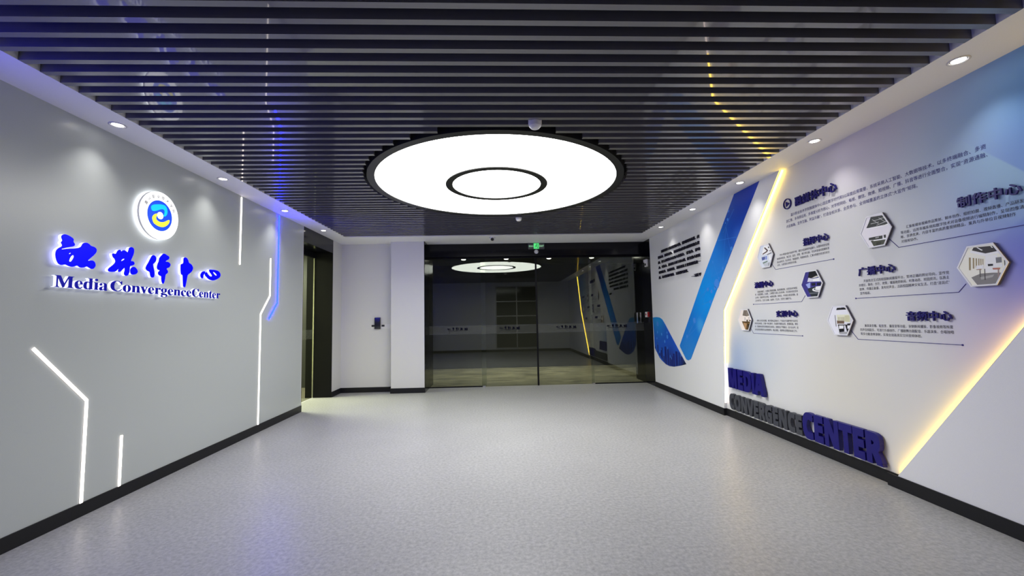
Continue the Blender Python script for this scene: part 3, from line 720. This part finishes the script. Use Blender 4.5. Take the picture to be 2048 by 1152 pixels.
BLK = [
 [('作为“校园大脑”的指挥中枢，通过大屏幕数字化展示，从整体把控全局', 4.632, 3.919, 2.108), ('掌控新闻信息，集应用、监控、预警、统计等功能，可实时查看校园媒体发', 4.684, 3.919, 2.069),
  ('展运营情况、热点舆论、数据趋势、新媒体信息，汇集大数据分析进行综合', 4.684, 3.919, 2.031), ('分析，为管理层决策提供依据。', 4.684, 4.369, 1.996)],
 [('全媒体演播厅，大屏幕全景虚拟演播，高清绿幕抠像，以现实技术为桥梁', 5.085, 4.390, 1.711), ('等，设置直播区、访谈区、三维图文与网上互动系统，可实现多机位互动', 5.134, 4.387, 1.678),
  ('主持等，完成多机位录播、AI虚拟演播，四机位，多场景多景深切换，满', 5.134, 4.386, 1.640), ('足不同节目，打造“云演播、全媒体、交互式、沉浸式”演播平台。', 5.132, 4.487, 1.602)],
 [('承担公共实训课程、数字媒体运营技术、广告设计与制作等专业学生', 5.129, 4.417, 1.352), ('校内实训项目，开展一体化教学，完成数字媒体运营、影视实践、师生', 5.176, 4.417, 1.317),
  ('训、短视频运营实训课程和实践项目，探索校企产教融合，设计企业平，配', 5.176, 4.414, 1.279), ('合完成项目策划与运营管理等，精品课程、视频等运营服务标准工作。', 5.179, 4.437, 1.241)],
 [('汇集新媒体视频作品策划、脚本创作、组织拍摄、视频直播、产品研发', 3.149, 2.405, 2.106), ('等功能，运用非编系统和数字技术对音像视频进行编辑制作，呈现图像清', 3.197, 2.408, 2.068),
  ('晰、音质优美、内容丰富的高质量视频精品，兼具与外单位音视频制作', 3.198, 2.452, 2.033), ('对接和协作。', 3.197, 3.066, 1.996)],
 [('开放性交互式的校园新闻播报平台，坚持正确的舆论导向，宣传党', 3.571, 2.868, 1.710), ('的理论、路线、方针、政策，播报政府新闻、时事动态、校园资讯，弘扬主', 3.620, 2.871, 1.675),
  ('旋律、传播正能量、发布好声音，活跃校园精神文化生活，打造“浸润式”', 3.618, 2.871, 1.639), ('宣传格局。', 3.616, 3.511, 1.602)],
 [('兼具录音棚、配音室、播音室等功能，录制新闻播报、影像视频等所需', 3.598, 2.878, 1.314), ('的声音和配乐，可进行乐曲创作、广播剧舞台剧配音、乐器演奏、合唱独唱', 3.644, 2.876, 1.277),
  ('等多功能音频录制，实现全链路真实空间音频体验。', 3.644, 3.103, 1.240)],
]
for b_ in BLK: paragraph('printed_paragraph', b_, 0.0270, M['print_text'])

def heading(text, y0, y1, z0, label, em_=0.088):
    t = thing('raised_heading', (RX, ky((y0 + y1) / 2), kz(z0)), label, 'lettering', 'raised headings on the mural')
    n = len(text); wd = (ky(y0) - ky(y1)) / n
    for i, ch in enumerate(text):
        v, f = glyphs(ch, 0.5, 0.020, 1); P = PR(ky(y0) - wd * i, kz(z0), RX - 0.007)
        k = wd * 0.98
        obj('character', MB().add([P(0.02 * wd + a * k * 0.98, (b_ + 0.09) * em_, (c + 0.5) * 0.013) for a, b_, c in v], f), M['navy_dark'], t)
heading('融媒体中心', 4.320, 3.757, 2.606, 'largest raised navy heading, five characters right of the play icon', 0.105)
heading('指挥中心', 4.241, 3.896, 2.157, 'raised navy heading top right of the white and grey hexagon near the warm strip', 0.083)
heading('演播中心', 5.112, 4.758, 1.770, 'raised navy heading left of the hexagon with the round stage', 0.080)
heading('实训中心', 4.741, 4.392, 1.408, 'raised navy heading over the lowest paragraph next to the warm strip', 0.078)
heading('制作中心', 2.764, 2.395, 2.163, 'raised navy heading at the right edge of the picture', 0.080)
heading('广播中心', 3.603, 3.252, 1.770, 'raised navy heading left of the cream studio hexagon', 0.078)
heading('音频中心', 3.203, 2.862, 1.371, 'raised navy heading over the lowest paragraph on the right of the mural', 0.078)
# play icon
iy, iz = ky(4.441), kz(2.669)
ic = thing('play_icon', (RX, iy, iz), 'navy ring with a triangle inside, left of the largest heading', 'icon')
PI_ = PR(iy, iz, RX - 0.004)
n = 40; o_, i_ = circ(0.060, n), circ(0.051, n); mb = MB()
for k in range(n):
    k2 = (k + 1) % n; mb.prism([o_[k], o_[k2], i_[k2], i_[k]], PI_, 0, 0.012)
obj('ring', mb, M['navy_dark'], ic)
obj('triangle', MB().prism([(-0.018, 0.028), (0.030, 0), (-0.018, -0.028)], PI_, 0, 0.012), M['navy_dark'], ic)

# hexagonal pictures with their leader lines
E_ = lambda q: (1700 + q[0] / 5.759, 410 + q[1] / 5.759); G_ = lambda q: (1650 + q[0] / 6.827, 590 + q[1] / 6.827)
C_ = lambda q: (1500 + q[0] / 7.2, 460 + q[1] / 7.2); D_ = lambda q: (1470 + q[0] / 11.52, 600 + q[1] / 11.52)
def ell(cx, cy, rx, ry, n=20, tilt=0.0):
    return [(cx + rx * math.cos(2 * math.pi * k / n), cy + ry * math.sin(2 * math.pi * k / n) + tilt * rx * math.cos(2 * math.pi * k / n)) for k in range(n)]
HX, HY = 0.150, 0.141
XPH = RX - 0.026
def hexagon(cy, cz, zf, bg, polys, label, line):
    cy, cz = ky(cy), kz(cz)
    t = thing('hexagonal_picture', (RX, cy, cz), label, 'picture', 'hexagonal pictures on the mural')
    P = PR(cy, cz, RX)
    hexa = lambda k: [(-HX * k, 0), (-HX * k * 0.5, HY * k), (HX * k * 0.5, HY * k), (HX * k, 0), (HX * k * 0.5, -HY * k), (-HX * k * 0.5, -HY * k)]
    obj('backing', MB().prism(hexa(1.0), P, 0.008, 0.022), M['frame_side'], t)
    mb = MB(); o_, i_ = hexa(1.0), hexa(0.925)
    for k in range(6):
        k2 = (k + 1) % 6; mb.prism([o_[k], o_[k2], i_[k2], i_[k]], P, 0.0221, 0.027)
    obj('frame', mb, M['frame_white'], t)
    inner = hexa(0.925); ms = [flat(bg)]; mb = MB()
    mb.prism(inner, P, 0.0221, 0.0240, 0)
    for j, (c, pts) in enumerate(polys):
        if flat(c) not in ms: ms.append(flat(c))
        q = [ray(zf(p), 0, XPH) for p in pts]
        q = clip([(cy - a.y, a.z - cz) for a in q], inner)
        if len(q) > 2: mb.add([P(u, v, 0.0241 + 0.00004 * j) for u, v in q], [tuple(range(len(q)))], ms.index(flat(c)))
    obj('photo', mb, ms, t)
    pts = [(ky(a), kz(b_)) for a, b_ in line]
    q = strip_mb(pts, 0.0042, Px, RX - 0.0022, RX - 0.0002)
    e = pts[-1] if abs(pts[-1][1] - pts[-2][1]) < 0.02 else pts[0]
    q.prism(circ(0.007, 12, e[0], e[1]), Px, RX - 0.0023, RX - 0.0002)
    obj('leader_line', q, M['print_navy'], t)
hexagon(4.859, 2.145, C_, (205, 210, 220), [
    ((240, 240, 242), [(200,215),(330,210),(345,300),(240,350),(165,360)]),
    ((80, 64, 64), [(198,258),(215,250),(262,295),(244,306)]), ((70, 60, 62), [(255,240),(290,235),(285,255),(258,262)]),
    ((80, 68, 66), [(275,300),(300,270),(330,268),(332,290),(300,296),(288,308)]), ((84, 66, 62), [(178,342),(240,300),(252,312),(180,358)]),
    ((120, 120, 126), [(240,350),(345,298),(350,315),(245,362)]), ((88, 98, 152), [(165,395),(216,380),(216,425),(172,440)]), ((120, 140, 205), [(222,378),(240,372),(242,425),(222,428)]),
    ((236, 238, 246), [(265,362),(340,340),(346,425),(275,436)]), ((150, 156, 176), [(300,352),(303,351),(308,430),(305,431)]), ((150, 156, 176), [(322,346),(325,345),(330,428),(327,429)]),
    ((40, 40, 48), [(348,380),(360,375),(368,392),(358,402)]), ((112, 132, 120), [(180,470),(250,440),(252,458),(190,488)]), ((186, 190, 196), [(185,490),(340,440),(335,520),(232,548)]),
    ((150, 156, 160), [(260,480),(280,470),(282,520),(262,525)]), ((150, 156, 160), [(300,470),(318,465),(316,512),(302,516)])],
    'hexagonal picture of white and grey shapes, beside the warm strip and highest on its side', [(4.777, 2.036), (4.717, 1.964), (3.876, 1.965)])
hexagon(4.154, 1.745, C_, (62, 58, 128), [
    ((24, 24, 28), [(850,590),(1030,580),(1060,665),(940,670),(880,697),(830,690)]),
    ((206, 206, 216), [(838,688),(900,702),(1000,682),(1068,692),(1085,738),(950,742),(822,748)]), ((236, 236, 240), [(900,710),(990,690),(1000,735),(905,740)]),
    ((194, 192, 180), [(880,695),(940,663),(1020,648),(1062,658),(1064,670),(1000,666),(925,690)]),
    ((64, 58, 136), [(795,790),(815,755),(1098,735),(1115,770),(1060,812),(870,822)]), ((28, 28, 46), [(880,765),(940,760),(940,800),(885,805)]), ((28, 28, 46), [(960,760),(1040,750),(1040,795),(960,800)]),
    ((152, 166, 216), [(800,785),(865,755),(866,832),(835,838)]), ((44, 50, 56), [(825,850),(930,812),(1095,800),(1045,955),(880,965)]),
    ((232, 234, 236), ell(985, 856, 92, 32, tilt=-0.05)), ((90, 96, 100), ell(992, 848, 78, 24, tilt=-0.05)), ((226, 228, 232), ell(1000, 846, 66, 20, tilt=-0.05)), ((244, 244, 248), [(942,815),(1015,806),(1015,846),(945,852)]),
    ((100, 106, 110), [(850,905),(1060,890),(1055,905),(860,922)])],
    'hexagonal picture of a dark stage with a round white platform', [(5.18, 1.571), (4.339, 1.571), (4.28, 1.635)])
hexagon(5.350, 1.375, D_, (226, 216, 206), [
    ((118, 108, 96), [(195,235),(365,235),(390,330),(270,377),(170,358)]), ((146, 136, 122), [(265,235),(285,235),(282,370),(268,374)]),
    ((190, 182, 178), [(215,395),(240,400),(240,470),(215,470)]), ((200, 190, 186), [(300,390),(330,385),(335,460),(305,465)]), ((206, 190, 196), [(390,380),(410,375),(420,460),(395,470)]),
    ((74, 62, 46), [(260,455),(290,450),(296,502),(265,502)]), ((74, 62, 46), [(320,462),(355,455),(362,482),(330,492)]), ((60, 56, 48), [(370,470),(392,465),(395,490),(372,492)]),
    ((86, 66, 40), [(155,490),(440,500),(390,690),(240,690)]), ((168, 132, 92), [(188,520),(272,540),(250,684),(222,650)]), ((52, 42, 28), [(285,560),(400,530),(385,600),(300,640)]), ((120, 98, 62), [(290,530),(360,515),(350,535),(295,550)])],
    'hexagonal picture of a brown-desked room, lowest beside the warm strip', [(5.27, 1.271), (5.214, 1.203), (4.361, 1.204)])
hexagon(3.392, 2.140, E_, (222, 218, 222), [
    ((54, 58, 56), [(235,140),(440,105),(492,185),(400,226),(215,264),(185,268),(215,200)]),
    ((164, 166, 164), [(235,215),(330,192),(332,198),(238,222)]), ((164, 166, 164), [(262,180),(360,155),(362,161),(264,187)]), ((164, 166, 164), [(300,232),(425,178),(428,185),(304,238)]),
    ((164, 166, 164), [(340,152),(415,138),(416,144),(342,158)]), ((164, 166, 164), [(255,165),(330,215),(326,220),(250,170)]), ((164, 166, 164), [(330,145),(410,195),(405,199),(325,150)]),
    ((240, 238, 240), [(215,268),(400,230),(495,188),(500,200),(402,244),(212,280)]),
    ((52, 54, 52), [(215,380),(285,365),(372,350),(372,388),(285,404),(215,405)]), ((150, 152, 148), [(290,372),(330,364),(330,378),(290,386)]), ((52, 54, 52), [(385,345),(410,340),(412,375),(390,380)]), ((52, 54, 52), [(430,340),(492,330),(494,368),(430,372)]),
    ((92, 100, 62), [(450,312),(526,295),(526,322),(455,336)]), ((70, 74, 60), [(236,412),(505,380),(470,465),(280,490)]), ((236, 236, 234), [(265,404),(450,376),(450,388),(270,416)]), ((50, 52, 44), [(300,430),(360,420),(350,460),(305,470)])],
    'hexagonal picture of a white room with dark lattice ceiling and desks', [(3.30, 2.054), (3.223, 1.966), (2.405, 1.966)])
hexagon(2.645, 1.745, E_, (230, 226, 212), [
    ((236, 236, 230), [(1390,525),(1560,555),(1775,512),(1785,535),(1558,590),(1380,548)]),
    ((48, 44, 46), [(1420,490),(1730,460),(1768,515),(1556,558),(1400,524)]), ((240, 240, 240), [(1452,490),(1466,487),(1526,520),(1510,525)]), ((240, 240, 240), [(1612,476),(1626,473),(1644,490),(1631,494)]),
    ((244, 240, 226), [(1555,590),(1690,570),(1690,775),(1555,780)])] +
    [((150, 134, 100), [(x, 606 + (x - 1365) * 0.1), (x + w_, 606 + (x - 1365) * 0.1), (x + w_ + 1, 752 - (x - 1365) * 0.42), (x + 2, 752 - (x - 1365) * 0.42)]) for x, w_ in ((1366, 22), (1410, 18), (1444, 15), (1474, 13), (1499, 11), (1522, 10))] + [
    ((118, 118, 120), [(1675,605),(1742,598),(1746,660),(1680,668)]), ((126, 124, 122), [(1395,835),(1500,790),(1640,780),(1840,778),(1785,900),(1465,922)]), ((164, 162, 158), [(1500,830),(1660,800),(1640,830),(1510,860)]),
    ((80, 80, 82), [(1768,585),(1780,585),(1801,842),(1788,844)]), ((60, 56, 58), [(1545,735),(1553,735),(1560,862),(1549,862)]), ((90, 86, 84), [(1490,738),(1500,738),(1505,832),(1492,832)]), ((150, 130, 124), [(1700,740),(1714,740),(1718,832),(1700,832)]),
    ((176, 112, 92), [(1638,725),(1730,722),(1722,742),(1645,744)]), ((168, 140, 112), [(1452,738),(1512,735),(1512,745),(1455,748)]), ((252, 252, 252), [(1450,700),(1532,690),(1536,730),(1455,740)]), ((252, 252, 252), [(1648,675),(1746,668),(1757,710),(1648,716)]), ((24, 24, 28), [(1585,680),(1645,678),(1645,700),(1588,704)])],
    'largest-looking hexagonal picture of a cream studio with white desks', [(3.664, 1.572), (2.818, 1.574), (2.767, 1.63)])
hexagon(3.835, 1.372, G_, (220, 220, 226), [
    ((28, 28, 32), [(160,176),(322,164),(296,198),(150,206)]), ((220, 220, 226), [(205,165),(215,164),(212,176),(204,176)]), ((220, 220, 226), [(262,162),(272,161),(270,174),(261,174)]),
    ((196, 196, 204), [(330,240),(440,330),(440,440),(345,480)]), ((84, 80, 82), [(130,275),(138,275),(155,430),(146,430)]),
    ((216, 216, 192), [(155,270),(342,265),(342,376),(165,356)]), ((196, 194, 160), [(265,282),(336,275),(336,368),(265,360)])] +
    [((146, 136, 104), [(x, 300), (x + 7, 300), (x + 7, 345), (x, 345)]) for x in (176, 196, 216, 236, 252)] + [
    ((112, 92, 76), [(160,350),(260,350),(260,392),(165,392)]), ((46, 42, 44), [(170,398),(356,386),(358,416),(175,412)]), ((240, 240, 240), [(168,394),(302,392),(302,402),(168,404)]),
    ((22, 22, 26), [(175,402),(256,405),(262,500),(195,508)]), ((22, 22, 26), [(275,415),(366,410),(388,496),(300,508)]), ((226, 226, 230), [(190,416),(250,416),(250,458),(190,462)]), ((226, 226, 230), [(303,416),(360,416),(360,454),(305,460)]),
    ((160, 160, 164), [(185,508),(392,494),(376,534),(200,534)])],
    'hexagonal picture of a white room with two black chairs, lowest on the right', [(3.742, 1.277), (3.676, 1.201), (2.827, 1.201)])

# ------------------------------------------------------------------ big 3D letters along the floor
def big(text, y0, y1, z0, cap, m_, label, name):
    t = thing(name, (RX, (y0 + y1) / 2, z0), label, 'lettering')
    letters(t, mb_sans(text), PR(y0, z0, RX - 0.014), y0 - y1, cap / 0.714, 0.040, m_, bold=0.042)
big('MEDIA', 5.806, 5.030, 0.446, 0.242, M['navy'], 'navy raised capitals alone on the upper row beside the warm strip', 'upper_lettering')
big('CONVERGENCE', 5.808, 4.422, 0.148, 0.190, M['grey_letter'], 'charcoal raised capitals in a row just above the baseboard', 'charcoal_lettering')
big('CENTER', 4.410, 3.492, 0.146, 0.242, M['navy'], 'large navy raised capitals following the charcoal row above the baseboard', 'lower_lettering')

# ------------------------------------------------------------------ stickers on the glass doors (seen from behind, so mirrored)
M['sticker'] = mat('dark_blue_sticker', (0.003, 0.003, 0.012), 0.9, spec=0.05)
allv = [p for v, f in FLATCH for p in v]; fx0, fx1, fy0, fy1 = bbox(allv)
ZOFF = (0.09, 0.05, 0.02, 0.0, 0.0)
for x0, x1, yy in ((-1.064, -0.621, YG + 0.014), (0.066, 0.510, YG - 0.014), (1.308, 1.750, YG - 0.014), (2.433, 2.879, YG + 0.014)):
    mb = MB(); sx = (x1 - x0) / (fx1 - fx0)
    for v, f in FLATCH:
        a0, a1, b0, b1 = bbox(v); cyy = (b0 + b1) / 2; k = sx * 1.0
        mb.add([(x1 - (p[0] - fx0) * sx, yy - 0.0085, 1.252 + (p[1] - cyy) * k) for p in v], f)
    v, f = glyphs('Media Convergence Center'); a0, a1, b0, b1 = bbox(v); s_ = (x1 - x0) * 0.95 / (a1 - a0)
    mb.add([(x1 - p[0] * s_, yy - 0.0085, 1.205 + p[1] * s_) for p in v], f)
    par = [c for c in d1.children if c.name.startswith('glass_panel')]
    par = min(par, key=lambda c: abs((c.bound_box[0][0] + c.bound_box[6][0]) / 2 - (x0 + x1) / 2))
    tag(obj('mirrored_sticker', mb, M['sticker'], par), kind='stuff')

# ------------------------------------------------------------------ small devices
ex = thing('exit_sign', (0.895, YH, 3.07), 'green lit exit sign hung on the black header over the glass doors', 'exit sign')
obj('panel', bevel(obj('casing', MB().box(0.717, 1.072, 8.872, YH, 2.944, 3.074), M['exit_panel'], ex), 0.004).name and MB().box(0.719, 1.070, 8.870, 8.8725, 2.946, 3.072), M['exit_panel'], ex)
obj('green_panel', MB().box(0.838, 0.952, 8.866, 8.870, 2.950, 3.070), M['exit_green'], ex)
PX = lambda x0, z0, y_: (lambda u, v, w_: (x0 + u, y_ - w_, z0 + v))
man = MB()
for pts in ([(0.0, 0.028), (0.012, 0.030), (0.004, 0.002), (-0.010, 0.004)], [(-0.002, 0.004), (0.008, 0.0), (0.020, -0.018), (0.014, -0.024)], [(0.014, -0.018), (0.021, -0.018), (0.030, -0.040), (0.022, -0.042)],
            [(-0.008, 0.006), (0.002, 0.0), (-0.010, -0.022), (-0.018, -0.018)], [(-0.010, -0.016), (-0.012, -0.024), (-0.034, -0.028), (-0.034, -0.021)],
            [(0.006, 0.026), (0.010, 0.020), (0.026, 0.010), (0.028, 0.016)], [(0.004, 0.028), (0.0, 0.022), (-0.020, 0.014), (-0.020, 0.020)], [(0.034, 0.050), (0.042, 0.050), (0.042, -0.052), (0.034, -0.052)]):
    man.prism(pts, PX(0.893, 3.008, 8.866), 0.0, 0.0012)
man.prism(circ(0.010, 14, 0.012, 0.042), PX(0.893, 3.008, 8.866), 0.0, 0.0012)
tag(obj('running_man', man, M['exit_dark'], ex), kind='stuff')
for s_, x0, wd in (('安全出口', 0.732, 0.100), ('EXIT', 0.962, 0.098)):
    v, f = glyphs(s_, 0.0, 0.02); a0, a1, b0, b1 = bbox(v)
    tag(obj('sign_text', MB().add([(x0 + (p[0] - a0) * wd / (a1 - a0), 8.8695, 2.988 + (p[1] - b0) * 0.042 / (b1 - b0)) for p in v], f), M['exit_text'], ex), kind='stuff')

dm = thing('motion_sensor', (0.895, YH, 2.893), 'small white dome sensor right under the exit sign', 'sensor')
hemi = lambda r, n=8: [(r * math.cos(math.pi / 2 * k / n), r * math.sin(math.pi / 2 * k / n)) for k in range(n + 1)]
obj('base', MB().lathe([(0.046, -0.008), (0.046, 0.0)], (0.895, YH, 2.893), 'y', 24), M['plastic'], dm)
obj('dome', MB().lathe([(r, -0.008 - h) for r, h in hemi(0.040)], (0.895, YH, 2.893), 'y', 24), M['plastic'], dm)
cc = thing('dome_camera', (-0.05, 8.19, H), 'white dome security camera under the back soffit', 'camera')
obj('base', MB().lathe([(0.062, 0.0), (0.062, -0.014), (0.052, -0.020)], (-0.05, 8.19, H), n=28), M['plastic'], cc)
obj('ball', MB().lathe([(0.052 * math.cos(a), -0.034 + 0.052 * math.sin(a)) for a in [math.radians(q) for q in range(15, -91, -15)]], (-0.05, 8.19, H), n=28), M['plastic'], cc)
lp = Vector((-0.05, 8.19 - 0.046, H - 0.052))
obj('lens', MB().lathe([(0.033, 0.012), (0.033, 0.0), (0.028, -0.006), (0.001, -0.010)], lp, 'y', 24), M['dark_plastic'], cc)

def smoke(x, y_, r, label):
    t = thing('smoke_detector', (x, y_, H), label, 'smoke detector', 'smoke detectors among the slats')
    obj('base', MB().lathe([(r, 0.03), (r, -0.012), (r * 0.96, -0.02)], (x, y_, H), n=32), M['plastic'], t)
    obj('cover', MB().lathe([(r * 0.97, -0.02), (r * 0.90, -0.034), (r * 0.60, -0.052), (r * 0.48, -0.055), (0.001, -0.055)], (x, y_, H), n=32, smooth=False), M['plastic'], t)
smoke(0.352, 3.345, 0.056, 'white smoke detector beside the near rim of the round lamp')
smoke(0.393, 6.63, 0.050, 'white smoke detector beyond the far rim of the round lamp')

ac = thing('card_reader', (-2.466, YB, 1.30), 'glossy black card reader on the pale back wall', 'card reader')
bevel(obj('body', MB().box(-2.527, -2.405, YB - 0.045, YB - 0.008, 1.293, 1.532), M['dark_plastic'], ac), 0.006)
obj('mounting_strip', MB().box(-2.602, -2.165, YB - 0.008, YB, 1.297, 1.391), M['plastic'], ac)
for x in (-2.564, -2.358): obj('button_plate', MB().box(x - 0.03, x + 0.03, YB - 0.012, YB - 0.008, 1.341, 1.380), M['dark_plastic'], ac)
obj('screen', MB().box(-2.517, -2.415, YB - 0.0462, YB - 0.045, 1.345, 1.515), M['black_panel'], ac)
ia = thing('alarm_detector', (XR - 0.004, 8.76, 2.58), 'white detector box high on the black panel at the right of the doors', 'detector')
bevel(obj('casing', MB().box(XR - 0.044, XR - 0.004, 8.69, 8.80, 2.505, 2.665), M['plastic'], ia), 0.006)
obj('sensor_arm', MB().box(XR - 0.074, XR - 0.044, 8.72, 8.77, 2.60, 2.655), M['plastic'], ia)
obj('sensor_window', MB().box(XR - 0.046, XR - 0.044, 8.71, 8.78, 2.53, 2.58), M['dark_plastic'], ia)
eb = thing('door_release_button', (XR - 0.004, 8.83, 1.48), 'white and red release button on the black panel beside the doors', 'button')
bevel(obj('casing', MB().box(XR - 0.040, XR - 0.004, 8.78, 8.90, 1.425, 1.54), M['plastic'], eb), 0.005)
obj('red_side', MB().box(XR - 0.036, XR - 0.004, 8.745, 8.779, 1.43, 1.535), M['red'], eb)
obj('push_button', MB().lathe([(0.022, 0.0), (0.022, -0.008), (0.001, -0.010)], (XR - 0.040, 8.84, 1.485), 'x', 20), M['red'], eb)
